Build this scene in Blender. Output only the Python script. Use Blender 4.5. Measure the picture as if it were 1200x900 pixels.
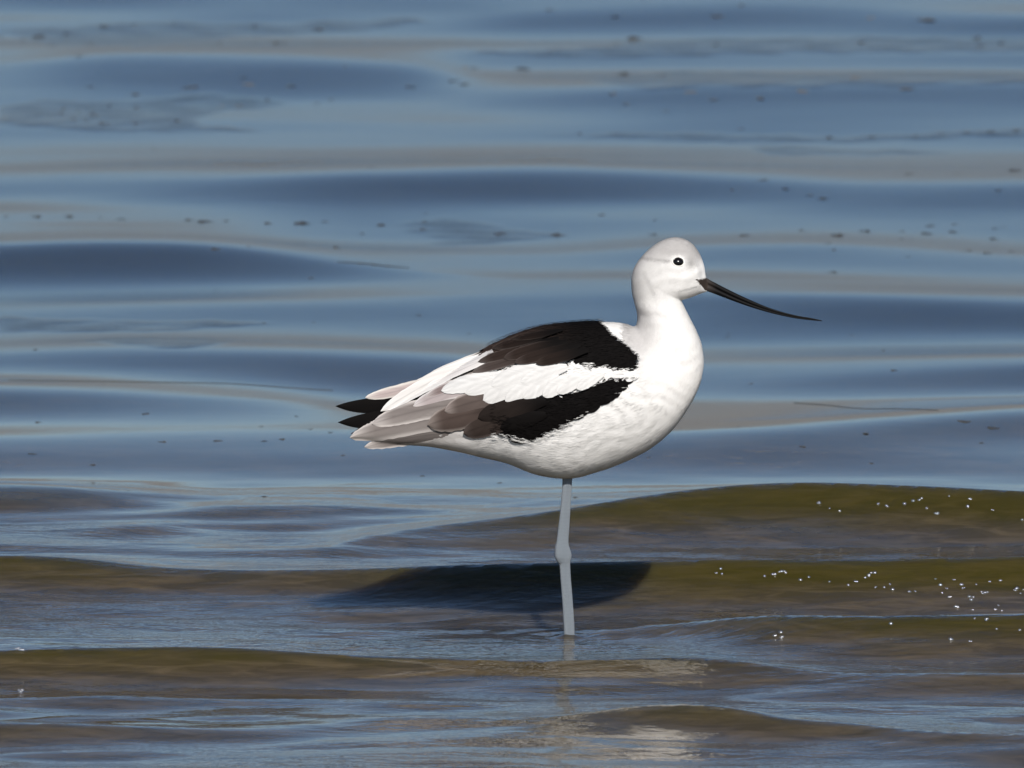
import bpy, math, random
import numpy as np
from mathutils import Vector
from mathutils.bvhtree import BVHTree

random.seed(7)
RNG = np.random.default_rng(7)
S = bpy.context.scene
for o in list(bpy.data.objects):
    bpy.data.objects.remove(o)
COL = S.collection

# ------------------------------------------------------------------ camera
CAM_Y, CAM_Z = -14.0, 1.5
PITCH = math.radians(5.235)
FPX = 14.0 / 0.00075                     # focal length in pixels of the 1200 px wide photograph
cam_d = bpy.data.cameras.new('camera')
cam = bpy.data.objects.new('camera', cam_d)
COL.objects.link(cam)
cam.location = (0, CAM_Y, CAM_Z)
cam.rotation_euler = (math.pi / 2 - PITCH, 0, 0)
cam_d.sensor_width = 36.0
cam_d.lens = 36.0 * FPX / 1200.0
cam_d.clip_start = 0.1
cam_d.clip_end = 20000
cam_d.dof.use_dof = True
cam_d.dof.focus_distance = 14.06
cam_d.dof.aperture_fstop = cam_d.lens / 18.0
S.camera = cam

# ------------------------------------------------------------------ world, sun, exposure
SUN_EL, SUN_AZ = math.radians(34.5), math.radians(8.5)     # sun behind the camera, a little to the right
world = bpy.data.worlds.new('World')
S.world = world
world.use_nodes = True
wn = world.node_tree
bg = wn.nodes['Background']
sky = wn.nodes.new('ShaderNodeTexSky')
sky.sky_type = 'NISHITA'
sky.sun_disc = False
sky.sun_elevation = SUN_EL
sky.sun_rotation = math.pi - SUN_AZ
sky.altitude = 0
sky.air_density = 0.75
sky.dust_density = 0.15
sky.ozone_density = 3.1
wn.links.new(sky.outputs['Color'], bg.inputs['Color'])
bg.inputs['Strength'].default_value = 0.066

sun_d = bpy.data.lights.new('sun', 'SUN')
sun_d.energy = 4.5
sun_d.angle = math.radians(0.53)
sun_d.color = (1.0, 0.96, 0.91)
sun = bpy.data.objects.new('sun', sun_d)
COL.objects.link(sun)
sd = Vector((math.sin(SUN_AZ) * math.cos(SUN_EL), -math.cos(SUN_AZ) * math.cos(SUN_EL), math.sin(SUN_EL)))
sun.rotation_euler = sd.to_track_quat('Z', 'Y').to_euler()
sun.location = (3, -10, 10)

S.view_settings.view_transform = 'Standard'
S.view_settings.look = 'None'
S.view_settings.exposure = 0.0
S.view_settings.gamma = 1.0
S.render.engine = 'CYCLES'
S.cycles.use_denoising = True
S.cycles.max_bounces = 6
S.cycles.sample_clamp_indirect = 4.0

# ------------------------------------------------------------------ photograph geometry -> world
_F = np.array([0, math.cos(PITCH), -math.sin(PITCH)])
_U = np.array([0, math.sin(PITCH), math.cos(PITCH)])
CAMP = np.array([0, CAM_Y, CAM_Z])


def ray(u, v):
    u = np.asarray(u, float); v = np.asarray(v, float)
    a = (u - 600) / FPX; b = (450 - v) / FPX
    return np.stack([a, _F[1] + b * _U[1], _F[2] + b * _U[2]], -1)


def at_y(u, v, y=0.0):                  # the point seen at (u, v) at depth y
    d = ray(u, v)
    t = (np.asarray(y) - CAM_Y) / d[..., 1]
    return CAMP + d * t[..., None]


def at_z(u, v, z=0.0):                  # the point seen at (u, v) at height z
    d = ray(u, v)
    t = (np.asarray(z) - CAM_Z) / d[..., 2]
    return CAMP + d * t[..., None]


def to_px(P):
    q = np.asarray(P, float) - CAMP
    dep = q @ _F
    return 600 + FPX * q[..., 0] / dep, 450 - FPX * (q @ _U) / dep


def sstep(a, b, x):
    t = np.clip((np.asarray(x, float) - a) / (b - a), 0, 1)
    return t * t * (3 - 2 * t)


def inside(poly, u, v):
    u = np.asarray(u, float); v = np.asarray(v, float)
    r = np.zeros(u.shape, bool)
    n = len(poly)
    for i in range(n):
        x1, y1 = poly[i]; x2, y2 = poly[(i + 1) % n]
        if y1 == y2:
            continue
        c = ((y1 > v) != (y2 > v)) & (u < (x2 - x1) * (v - y1) / (y2 - y1) + x1)
        r ^= c
    return r


# ------------------------------------------------------------------ helpers
def tag(o, label=None, cat=None, group=None, kind=None):
    if label: o['label'] = label
    if cat: o['category'] = cat
    if group: o['group'] = group
    if kind: o['kind'] = kind
    return o


def make(name, V, faces, m, parent=None, col=None, smooth=True):
    me = bpy.data.meshes.new(name)
    me.from_pydata([tuple(p) for p in V], [], faces)
    if smooth:
        me.polygons.foreach_set('use_smooth', [True] * len(me.polygons))
    if col is not None:
        a = me.color_attributes.new('Col', 'FLOAT_COLOR', 'POINT')
        c = np.ones((len(V), 4), np.float32); c[:, :3] = col
        a.data.foreach_set('color', c.ravel())
    me.materials.append(m)
    me.update()
    o = bpy.data.objects.new(name, me)
    COL.objects.link(o)
    if parent is not None:
        o.parent = parent
        o.matrix_parent_inverse = parent.matrix_world.inverted()
    return o


def mat(name):
    m = bpy.data.materials.new(name)
    m.use_nodes = True
    return m, m.node_tree, m.node_tree.nodes['Principled BSDF']


def nd(nt, t, **kw):
    n = nt.nodes.new(t)
    for k, v in kw.items():
        if hasattr(n, k):
            setattr(n, k, v)
        else:
            n.inputs[k.replace('_', ' ')].default_value = v
    return n


def mathn(nt, op, a, b=None, c=None):
    n = nt.nodes.new('ShaderNodeMath'); n.operation = op
    for i, x in enumerate((a, b, c)):
        if x is None: continue
        if isinstance(x, (int, float)): n.inputs[i].default_value = x
        else: nt.links.new(x, n.inputs[i])
    return n.outputs[0]


def mixc(nt, f, a, b):
    n = nt.nodes.new('ShaderNodeMix'); n.data_type = 'RGBA'
    for i, x in ((0, f), (6, a), (7, b)):
        if isinstance(x, (int, float)): n.inputs[i].default_value = x
        elif isinstance(x, tuple): n.inputs[i].default_value = (*x, 1)
        else: nt.links.new(x, n.inputs[i])
    return n.outputs[2]


# ------------------------------------------------------------------ the water surface as a height field
RIDGES = []


def ridge(pts, amps, wf, wb, p=2.0, z0=0.78):
    """a wave crest through photo points, with its height at each point, and the widths of its front and back"""
    pts = np.array(pts, float); amps = np.array(amps, float)
    P = at_z(pts[:, 0], pts[:, 1], amps * z0)
    order = np.argsort(P[:, 0])
    xs, ys, am = P[order, 0], P[order, 1], amps[order]
    gx = np.linspace(-2.5, 2.5, 1001)
    gy = np.interp(gx, xs, ys); ga = np.interp(gx, xs, am)
    # beyond the frame a crest wanders on and dies slowly
    out = np.maximum(0, np.maximum(xs[0] - gx, gx - xs[-1]))
    ga = ga * np.exp(-(out / 0.9) ** 2)
    gy = gy + .035 * wb / .3 * np.sin(gx * 7 + ys[0] * 9) + 0.12 * np.sin(out * 3.1 + ys[0]) * np.minimum(out, 1)
    k = np.exp(-np.linspace(-2.2, 2.2, 37) ** 2); k /= k.sum()
    pad = lambda a: np.convolve(np.pad(a, 18, mode='edge'), k, 'valid')
    RIDGES.append((gx, pad(gy), pad(ga), wf, wb, p))


# far swells (top of the photograph first)
ridge([(0, -30), (300, -8), (600, -6), (1200, -12)], [.010, .016, .014, .012], .32, .5)
ridge([(500, 0), (620, 8), (900, 8), (1200, 12)], [.0, .010, .014, .014], .30, .45)
ridge([(0, 72), (120, 64), (350, 62), (480, 66), (560, 74)], [.010, .022, .024, .018, .0], .30, .35)
ridge([(480, 100), (620, 100), (800, 94), (1000, 92), (1200, 94)], [.0, .012, .024, .024, .022], .28, .35)
ridge([(0, 212), (200, 203), (400, 199), (620, 200), (800, 206), (1000, 212), (1200, 208)], [.010, .020, .026, .025, .018, .015, .014], .25, .42)
ridge([(0, 262), (250, 262), (420, 268)], [.010, .009, .0], .22, .3)
ridge([(0, 286), (100, 285), (220, 288), (300, 294), (420, 308), (600, 322)], [.024, .025, .022, .016, .011, .006], .20, .26, 1.7)
ridge([(640, 285), (800, 282), (950, 282), (1100, 286), (1200, 290)], [.004, .010, .012, .008, .004], .20, .3)
ridge([(700, 340), (850, 346), (1000, 348), (1200, 352)], [.005, .011, .012, .011], .18, .3)
ridge([(0, 414), (150, 411), (350, 410), (520, 414), (660, 424)], [.006, .011, .012, .009, .0], .17, .3)
ridge([(780, 432), (950, 428), (1200, 424)], [.005, .010, .013], .18, .28)
ridge([(0, 452), (120, 452), (300, 458), (420, 466)], [.014, .013, .009, .0], .17, .25)
ridge([(0, 520), (200, 522), (450, 528), (620, 522)], [.008, .007, .007, .006], .16, .25)
ridge([(760, 505), (900, 502), (1050, 494), (1200, 486)], [.006, .010, .012, .013], .17, .25)
# lapping waves near the bird
ridge([(0, 567), (60, 569), (150, 574), (260, 581)], [.022, .020, .012, .002], .10, .18)
ridge([(190, 600), (260, 591), (400, 589), (470, 592)], [.0, .006, .006, .0], .08, .14)
ridge([(60, 618), (160, 612), (260, 604)], [.003, .006, .0], .06, .10)
ridge([(380, 640), (440, 620), (520, 610), (600, 603), (660, 597), (750, 584), (850, 572), (950, 569), (1080, 573), (1200, 577)],
      [.004, .011, .015, .021, .028, .036, .043, .046, .046, .045], .066, .16, 1.3)
ridge([(0, 654), (60, 655), (130, 661), (200, 668), (280, 669), (400, 665), (500, 660), (600, 657), (700, 655), (850, 655), (1000, 656), (1200, 655)],
      [.027, .026, .020, .014, .016, .023, .033, .038, .039, .040, .041, .042], .056, .13, 1.25)
ridge([(700, 735), (790, 726), (880, 722), (1000, 727), (1100, 724), (1200, 722)], [.0, .013, .024, .027, .029, .030], .055, .07, 1.4)
ridge([(0, 757), (140, 755), (280, 755), (340, 760), (420, 764), (520, 765), (620, 767), (700, 765), (800, 763), (850, 764), (910, 772), (1000, 780), (1100, 784), (1200, 786)],
      [.027, .028, .029, .024, .019, .017, .016, .018, .019, .019, .014, .011, .011, .011], .042, .085, 1.3)
ridge([(0, 806), (100, 806), (200, 812), (320, 816)], [.004, .005, .004, .0], .04, .06)
ridge([(0, 841), (80, 842), (160, 848), (230, 856)], [.012, .012, .008, .0], .036, .06, 1.4)
ridge([(560, 846), (700, 838), (760, 831), (820, 830), (870, 838), (930, 846), (960, 843), (1060, 850), (1200, 856)],
      [.0, .007, .012, .014, .012, .011, .012, .011, .012], .036, .06, 1.4)

# small wandering ripples everywhere: many short waves, mostly travelling towards the shore
_W = []
for lam, n, amp in ((1.1, 6, .0022), (.55, 8, .0011), (.28, 9, .00042), (.15, 10, .00020), (.078, 14, .00010)):
    for _ in range(n):
        ang = RNG.normal(0, .42)
        ang = ang * (.7 if lam < .2 else 1.5 if lam > .5 else 1)
        k = 2 * math.pi / (lam * RNG.uniform(.75, 1.3))
        _W.append((k * math.sin(ang), k * math.cos(ang), RNG.uniform(0, 6.28), amp * RNG.uniform(.5, 1.2), lam))


def near_weight(y):
    return 1 - sstep(.7, 1.6, y)


def height(x, y):
    x = np.asarray(x, float); y = np.asarray(y, float)
    h = np.zeros(np.broadcast(x, y).shape)
    for gx, gy, ga, wf, wb, p in RIDGES:
        yc = np.interp(x, gx, gy); A = np.interp(x, gx, ga)
        t = y - yc
        w = np.where(t < 0, wf, wb)
        h = h + A * np.exp(-(np.sqrt(t * t + .00008) / w) ** p)
    fade = 1 / (1 + np.maximum(0, (y - 12) / 20) ** 2)
    nw = near_weight(y)
    low = 1 - .75 * sstep(.006, .026, h)          # short ripples live in the troughs, the rising faces stay glassy
    for kx, ky, ph, a, lam in _W:
        if lam > 1:
            g = .5
        elif lam > .5:
            g = .45 + .3 * nw
        elif lam > .2:
            g = .12 + 1.1 * nw * low
        elif lam > .1:
            g = .04 + 2.2 * nw * low
        else:
            g = .02 + 1.6 * nw * low ** 2
        h = h + g * a * np.sin(kx * x + ky * y + ph)
    # ripple ring round the leg
    r = np.sqrt((x - .049) ** 2 + (y * .9) ** 2)
    h = h + .0013 * np.cos(r * 170) * np.exp(-r / .05) + .0016 * np.exp(-(r / .007) ** 2)
    return (h - .006) * fade


def on_water(u, v):                     # the first water point along the sight line of a photo pixel
    d = ray(u, v)
    t = np.linspace(12.0 - 0.0, 30.0, 9000)
    P = CAMP + d * (t / d[1])[:, None]
    below = P[:, 2] <= height(P[:, 0], P[:, 1])
    i = int(np.argmax(below)) if below.any() else len(t) - 1
    p = P[i].copy(); p[2] = float(height(p[0], p[1]))
    return p


SLICKS = [   # patches of fine wind ripples and surface film on the open water
    [(0, 125), (50, 118), (120, 120), (250, 110), (330, 118), (330, 124), (270, 128), (225, 140), (230, 148), (310, 153), (150, 154), (60, 150), (0, 144)],
    [(470, 262), (520, 256), (575, 262), (600, 270), (660, 276), (640, 279), (560, 285), (480, 291), (430, 294), (500, 289), (525, 283), (500, 275), (480, 270)],
    [(875, 170), (920, 172), (1000, 176), (1110, 179), (1010, 181.5), (905, 181)],
    [(0, 372), (60, 374), (150, 376), (320, 378), (220, 386), (140, 388.5), (0, 389)],
    [(98, 400), (170, 396), (240, 398), (270, 402), (215, 408), (150, 404)],
    [(0, 36), (80, 32), (170, 26), (300, 29), (480, 22), (505, 26), (400, 37), (260, 43), (180, 54), (60, 53)],
    [(540, 62), (680, 57), (800, 47), (1000, 44), (1210, 46), (1210, 60), (900, 62), (760, 67), (680, 67)],
    [(640, 158), (800, 156), (1000, 161), (1210, 150), (1210, 158), (1000, 166), (860, 167)],
    [(690, 96), (800, 84), (960, 88), (1100, 84), (1210, 88), (1210, 98), (1000, 100), (760, 104)],
]


def grid_axis(a, b, step, far, grow=1.25):
    core = list(np.arange(a, b + step * .5, step))
    s, p = step, core[-1]; hi = []
    while p < far:
        s *= grow; p += s; hi.append(p)
    s, p = step, core[0]; lo = []
    while p > -far:
        s *= grow; p -= s; lo.append(p)
    return np.array(lo[::-1] + core + hi)


def build_water():
    gx = grid_axis(-1.25, 1.25, .0055, 9000)
    gy = grid_axis(-1.7, 9.2, .0075, 9000)
    X, Y = np.meshgrid(gx, gy)
    Z = height(X, Y)
    nx, ny = len(gx), len(gy)
    me = bpy.data.meshes.new('water')
    V = np.stack([X, Y, Z], -1).astype(np.float32).reshape(-1, 3)
    idx = np.arange(nx * ny, dtype=np.int32).reshape(ny, nx)
    q = np.stack([idx[:-1, :-1], idx[:-1, 1:], idx[1:, 1:], idx[1:, :-1]], -1).reshape(-1, 4)
    me.vertices.add(len(V)); me.vertices.foreach_set('co', V.ravel())
    me.loops.add(q.size); me.loops.foreach_set('vertex_index', q.ravel())
    me.polygons.add(len(q))
    me.polygons.foreach_set('loop_start', np.arange(0, q.size, 4, dtype=np.int32))
    me.polygons.foreach_set('use_smooth', np.ones(len(q), bool))
    me.update(calc_edges=True)
    u, v = to_px(V)
    rip = np.zeros(len(V), np.float32)
    ok = (V[:, 1] > 1) & (V[:, 1] < 12) & (np.abs(V[:, 0]) < 1.25)
    wob = 2.2 * np.sin(V[:, 0] * 61 + V[:, 1] * 3) + 1.5 * np.sin(V[:, 0] * 140 - V[:, 1] * 7)
    for poly in SLICKS:
        rip[ok] = np.maximum(rip[ok], inside(poly, u[ok], v[ok] + .35 * wob[ok]).astype(np.float32))
    rip *= (.62 + .38 * np.sin(V[:, 0] * 47 + V[:, 1] * 21 + 3 * np.sin(V[:, 1] * 13)) * np.sin(V[:, 0] * 19 - V[:, 1] * 34)).astype(np.float32)
    rg = rip.reshape(ny, nx)
    for _ in range(3):
        rg[1:-1, 1:-1] = (rg[1:-1, 1:-1] + rg[:-2, 1:-1] + rg[2:, 1:-1] + rg[1:-1, :-2] + rg[1:-1, 2:]) / 5
    rip = rg.ravel()
    a = me.attributes.new('ripple', 'FLOAT', 'POINT'); a.data.foreach_set('value', rip)
    o = bpy.data.objects.new('water', me); COL.objects.link(o)
    tag(o, 'rippled blue and olive brown water of the shallow bay', 'water', kind='structure')
    return o


def water_material():
    m, nt, b = mat('turbid_water')
    L = nt.links.new
    geo = nd(nt, 'ShaderNodeNewGeometry')
    sep = nd(nt, 'ShaderNodeSeparateXYZ'); L(geo.outputs['Position'], sep.inputs[0])
    near = nt.nodes.new('ShaderNodeMapRange'); near.interpolation_type = 'SMOOTHSTEP'
    L(sep.outputs['Y'], near.inputs['Value'])
    near.inputs['From Min'].default_value = 1.1; near.inputs['From Max'].default_value = 3.2
    near.inputs['To Min'].default_value = 1; near.inputs['To Max'].default_value = 0
    near = near.outputs[0]
    at = nd(nt, 'ShaderNodeAttribute', attribute_name='ripple')
    # stirred sand hanging in the shallow water: long soft swirls
    mp = nd(nt, 'ShaderNodeMapping'); mp.inputs['Scale'].default_value = (5.5, 7, 40)
    L(geo.outputs['Position'], mp.inputs['Vector'])
    n1 = nd(nt, 'ShaderNodeTexNoise', Scale=1.0, Detail=6.0, Roughness=.62, Distortion=.6); L(mp.outputs[0], n1.inputs['Vector'])
    mp2 = nd(nt, 'ShaderNodeMapping'); mp2.inputs['Scale'].default_value = (16, 30, 200)
    L(geo.outputs['Position'], mp2.inputs['Vector'])
    n2 = nd(nt, 'ShaderNodeTexNoise', Scale=1.0, Detail=5.0, Roughness=.6, Distortion=.8); L(mp2.outputs[0], n2.inputs['Vector'])
    r1 = nt.nodes.new('ShaderNodeMapRange'); L(n1.outputs['Fac'], r1.inputs['Value'])
    r1.inputs['From Min'].default_value = .42; r1.inputs['From Max'].default_value = .66
    r2 = nt.nodes.new('ShaderNodeMapRange'); L(n2.outputs['Fac'], r2.inputs['Value'])
    r2.inputs['From Min'].default_value = .40; r2.inputs['From Max'].default_value = .75
    olive = mixc(nt, r2.outputs[0], (.046, .037, .006), (.070, .054, .013))
    sandy = mixc(nt, r2.outputs[0], (.060, .046, .024), (.135, .100, .058))
    # the bottom shows through where the water is thin, in the troughs; the thick crests stay olive
    thin = nt.nodes.new('ShaderNodeMapRange'); thin.interpolation_type = 'SMOOTHSTEP'
    L(mathn(nt, 'MULTIPLY_ADD', n1.outputs['Fac'], -.030, sep.outputs['Z']), thin.inputs['Value'])
    thin.inputs['From Min'].default_value = -.020; thin.inputs['From Max'].default_value = .008
    thin.inputs['To Min'].default_value = 1; thin.inputs['To Max'].default_value = 0
    shallow = mixc(nt, thin.outputs[0], olive, sandy)
    deep = mixc(nt, r2.outputs[0], (.022, .027, .032), (.034, .036, .034))
    L(mixc(nt, near, deep, shallow), b.inputs['Base Color'])
    b.inputs['IOR'].default_value = 1.333
    rr = mathn(nt, 'MULTIPLY_ADD', near, -.09, .135)
    L(mathn(nt, 'MULTIPLY_ADD', at.outputs['Fac'], .07, rr), b.inputs['Roughness'])
    b.inputs['Subsurface Weight'].default_value = 1.0
    b.inputs['Subsurface Radius'].default_value = (1.0, .8, .35)
    b.inputs['Subsurface Scale'].default_value = .16
    # capillary ripples
    mp3 = nd(nt, 'ShaderNodeMapping'); mp3.inputs['Scale'].default_value = (22, 38, 22)
    L(geo.outputs['Position'], mp3.inputs['Vector'])
    n3 = nd(nt, 'ShaderNodeTexNoise', Scale=1.0, Detail=4.0, Roughness=.55); L(mp3.outputs[0], n3.inputs['Vector'])
    mp4 = nd(nt, 'ShaderNodeMapping'); mp4.inputs['Scale'].default_value = (60, 90, 60)
    L(geo.outputs['Position'], mp4.inputs['Vector'])
    n4 = nd(nt, 'ShaderNodeTexNoise', Scale=1.0, Detail=2.0, Roughness=.5); L(mp4.outputs[0], n4.inputs['Vector'])
    nf = nt.nodes.new('ShaderNodeMapRange'); nf.interpolation_type = 'SMOOTHSTEP'
    L(sep.outputs['Y'], nf.inputs['Value'])
    nf.inputs['From Min'].default_value = .5; nf.inputs['From Max'].default_value = 1.5
    nf.inputs['To Min'].default_value = 1; nf.inputs['To Max'].default_value = 0
    # fine ripples come in gusts near the shore
    mp5 = nd(nt, 'ShaderNodeMapping'); mp5.inputs['Scale'].default_value = (1.6, 3.2, 1)
    L(geo.outputs['Position'], mp5.inputs['Vector'])
    n5 = nd(nt, 'ShaderNodeTexNoise', Scale=1.0, Detail=2.0); L(mp5.outputs[0], n5.inputs['Vector'])
    g5 = nt.nodes.new('ShaderNodeMapRange'); L(n5.outputs['Fac'], g5.inputs['Value'])
    g5.inputs['From Min'].default_value = .30; g5.inputs['From Max'].default_value = .62
    gust = mathn(nt, 'MULTIPLY', g5.outputs[0], nf.outputs[0])
    amp = mathn(nt, 'MULTIPLY_ADD', gust, 1.3, .06)
    amp = mathn(nt, 'MULTIPLY_ADD', at.outputs['Fac'], 1.2, amp)
    hh = mathn(nt, 'MULTIPLY_ADD', n4.outputs['Fac'], .45, n3.outputs['Fac'])
    hh = mathn(nt, 'MULTIPLY', hh, amp)
    bp = nd(nt, 'ShaderNodeBump', Strength=1.0, Distance=.0017)
    L(hh, bp.inputs['Height']); L(bp.outputs[0], b.inputs['Normal'])
    return m


water = build_water()
water.data.materials.append(water_material())

# unseen tan hillside added above the frame, mirrored as pale bands in the water
mhill, nt, b = mat('added_hillside')
n = nd(nt, 'ShaderNodeTexNoise', Scale=.02, Detail=8.0)
nt.links.new(mixc(nt, n.outputs['Fac'], (.19, .185, .175), (.25, .24, .225)), b.inputs['Base Color'])
b.inputs['Roughness'].default_value = .95
hx = np.linspace(-1500, 1500, 241); hy = np.linspace(0, 1, 25)
HX, HT = np.meshgrid(hx, hy)
crest = 56 + 9 * np.sin(HX / 170 + 1) + 6 * np.sin(HX / 71) + 3 * np.sin(HX / 29 + 2)
HV = np.stack([HX, 900 + 500 * HT, np.maximum(-2, crest * np.sin(HT * math.pi * .62) / .94 * np.minimum(1, .25 + HT * 1.2) - 3 * (HT == 0))], -1).reshape(-1, 3)
added_hills = make('added_hills', HV, [(j * 241 + i, j * 241 + i + 1, (j + 1) * 241 + i + 1, (j + 1) * 241 + i) for j in range(24) for i in range(240)], mhill)
tag(added_hills, 'tan hillside added out of view, mirrored in the water as pale bands', 'added_hills', kind='structure')

# sandy bed under the shallow water, on which the bird stands
mbed, nt, b = mat('wet_sand')
n = nd(nt, 'ShaderNodeTexNoise', Scale=30.0, Detail=5.0)
nt.links.new(mixc(nt, n.outputs['Fac'], (.12, .09, .06), (.24, .19, .13)), b.inputs['Base Color'])
b.inputs['Roughness'].default_value = .9
gx = np.linspace(-6, 6, 49); gy = np.linspace(-5, 14, 77)
BX, BY = np.meshgrid(gx, gy)
BZ = -.085 - .004 * np.maximum(BY, 0) + .004 * np.sin(BY * 9 + np.sin(BX * 2))
BV = np.stack([BX, BY, BZ], -1).reshape(-1, 3)
bed = make('seabed', BV, [(j * 49 + i, j * 49 + i + 1, (j + 1) * 49 + i + 1, (j + 1) * 49 + i) for j in range(76) for i in range(48)], mbed)
tag(bed, 'sandy bed beneath the shallow water', 'seabed', kind='structure')

# ------------------------------------------------------------------ the bird
PX = .00075
mfeather, nt, b = mat('plumage')
at = nd(nt, 'ShaderNodeAttribute', attribute_name='Col')
n = nd(nt, 'ShaderNodeTexNoise', Scale=900.0, Detail=3.0)
n2 = nd(nt, 'ShaderNodeTexNoise', Scale=230.0, Detail=4.0, Roughness=.65)
v = mathn(nt, 'MULTIPLY_ADD', n.outputs['Fac'], .18, mathn(nt, 'MULTIPLY_ADD', n2.outputs['Fac'], .14, .85))
mm = nt.nodes.new('ShaderNodeMix'); mm.data_type = 'RGBA'; mm.blend_type = 'MULTIPLY'; mm.inputs[0].default_value = 1
nt.links.new(at.outputs['Color'], mm.inputs[6]); nt.links.new(v, mm.inputs[7])
nt.links.new(mm.outputs[2], b.inputs['Base Color'])
b.inputs['Roughness'].default_value = .75
b.inputs['Specular IOR Level'].default_value = .05
b.inputs['Sheen Weight'].default_value = .0
b.inputs['Sheen Roughness'].default_value = .6

WHITE = np.array((.82, .80, .77)); BLACK = np.array((.005, .0042, .004)); BROWN = np.array((.040, .027, .022))
TAUPE = np.array((.225, .195, .18)); PALE = np.array((.52, .475, .445)); GREY = np.array((.42, .40, .385))

# (back point, front point, half width) in photo pixels, from the tail to the base of the bill
ST = [((418, 506), (418, 513), 3), ((434, 494), (438, 517), 8), ((457, 480), (467, 521), 14), ((482, 465), (500, 523), 22),
      ((515, 445), (530, 528), 32), ((553, 420), (562, 535), 41), ((592, 399), (595, 543), 49), ((632, 385), (630, 556), 55),
      ((668, 380), (668, 560), 58), ((700, 378), (705, 551), 58), ((720, 378), (738, 538), 55), ((734, 380), (765, 523), 51),
      ((741.5, 382.5), (788, 503), 46), ((745, 381.5), (805.5, 479), 41), ((746.5, 377), (818, 455), 37), ((747, 371), (824.5, 430), 34),
      ((746, 364), (822.5, 406), 31), ((743.5, 355), (816, 388), 29), ((741, 345), (809, 374), 27), ((740, 335), (803, 362), 26),
      ((740.5, 324), (799, 353), 26), ((743.5, 313.5), (800.5, 351), 27), ((751, 302), (806, 349.5), 27.5), ((763, 290), (812, 347.5), 27),
      ((777.5, 281.3), (817, 345.5), 25.5), ((793, 278.3), (821, 344), 22.5), ((808, 283.3), (824, 343), 19), ((818.5, 295), (826, 342.3), 11.5),
      ((824.8, 310), (827.5, 341.8), 7), ((826.8, 322), (829, 341), 4.6), ((828.5, 328), (830, 339.5), 3.5)]


def catmull(A, sub):
    A = np.asarray(A, float)
    P = np.concatenate([2 * A[:1] - A[1:2], A, 2 * A[-1:] - A[-2:-1]])
    out = []
    for i in range(len(A) - 1):
        p0, p1, p2, p3 = P[i:i + 4]
        for k in range(sub):
            t = k / sub
            out.append(.5 * (2 * p1 + (p2 - p0) * t + (2 * p0 - 5 * p1 + 4 * p2 - p3) * t * t + (3 * p1 - p0 - 3 * p2 + p3) * t ** 3))
    out.append(A[-1])
    return np.array(out)


NT = 112
sb = np.array([at_y(*s[0]) for s in ST]); sf = np.array([at_y(*s[1]) for s in ST]); sw = np.array([[s[2] * PX] for s in ST])
RB, RF, RW = catmull(sb, 7), catmull(sf, 7), np.maximum(catmull(sw, 7), .001)
NS = len(RB)
th = np.linspace(0, 2 * math.pi, NT, endpoint=False)
ct = np.cos(th); st = np.sin(th)
M = (RB + RF) / 2; A = (RB - RF) / 2
BODY = M[:, None, :] + A[:, None, :] * ct[None, :, None]
BODY[:, :, 1] = -RW * np.sign(st) * np.abs(st)[None, :] ** .92
# soft clumping of the plumage
lump = np.sin(BODY[..., 0] * 210 + 5 * np.sin(BODY[..., 2] * 90)) * np.sin(BODY[..., 2] * 170 + 2 * np.sin(BODY[..., 0] * 130))
BODY[:, :, 1] += .0005 * lump * st[None, :]

UPPER = [(704, 377), (720, 394), (749, 416), (748.5, 432), (722, 430), (685, 425), (670, 427), (642, 417), (627, 424), (600, 424), (585, 430), (560, 437), (545, 437), (560, 412), (590, 395), (640, 379)]
STRIPE = [(751, 433), (748, 441), (722, 443), (700, 451), (677, 460), (655, 459), (642, 467), (635, 462), (612, 468), (590, 474), (575, 472), (568, 462), (555, 459), (535, 464), (518, 458), (530, 449), (550, 440), (560, 437), (585, 430), (600, 424), (627, 424), (642, 417), (670, 427), (685, 425), (722, 430)]
LOWER = [(747, 441), (720, 467), (695, 479), (667, 495), (627, 516), (612, 511), (590, 506), (575, 503), (560, 505), (540, 505), (548, 470), (570, 472), (590, 474), (612, 468), (635, 462), (655, 459), (677, 460), (700, 451), (722, 443)]
REAR = [(548, 420), (545, 437), (560, 437), (550, 440), (530, 449), (518, 458), (535, 464), (555, 459), (548, 470), (540, 505), (500, 506), (440, 512), (405, 512), (440, 480), (500, 448)]
WING = [(704, 377), (735, 402), (751, 416), (749, 441), (720, 467), (695, 479), (667, 499), (627, 521), (592, 511), (540, 508), (500, 502), (470, 480), (500, 446), (555, 417), (590, 395), (640, 379)]
NECKF = ([277, 342, 352, 362, 374, 390, 410, 430], [826, 827, 799, 804, 809, 817, 825, 828])


def seg_d(u, v, a, b):
    a = np.array(a, float); b = np.array(b, float); d = b - a
    t = np.clip(((u - a[0]) * d[0] + (v - a[1]) * d[1]) / (d @ d), 0, 1)
    return np.hypot(u - a[0] - t * d[0], v - a[1] - t * d[1])


def mixv(a, b, f):
    return a + (b - a) * np.asarray(f)[..., None]


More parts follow.
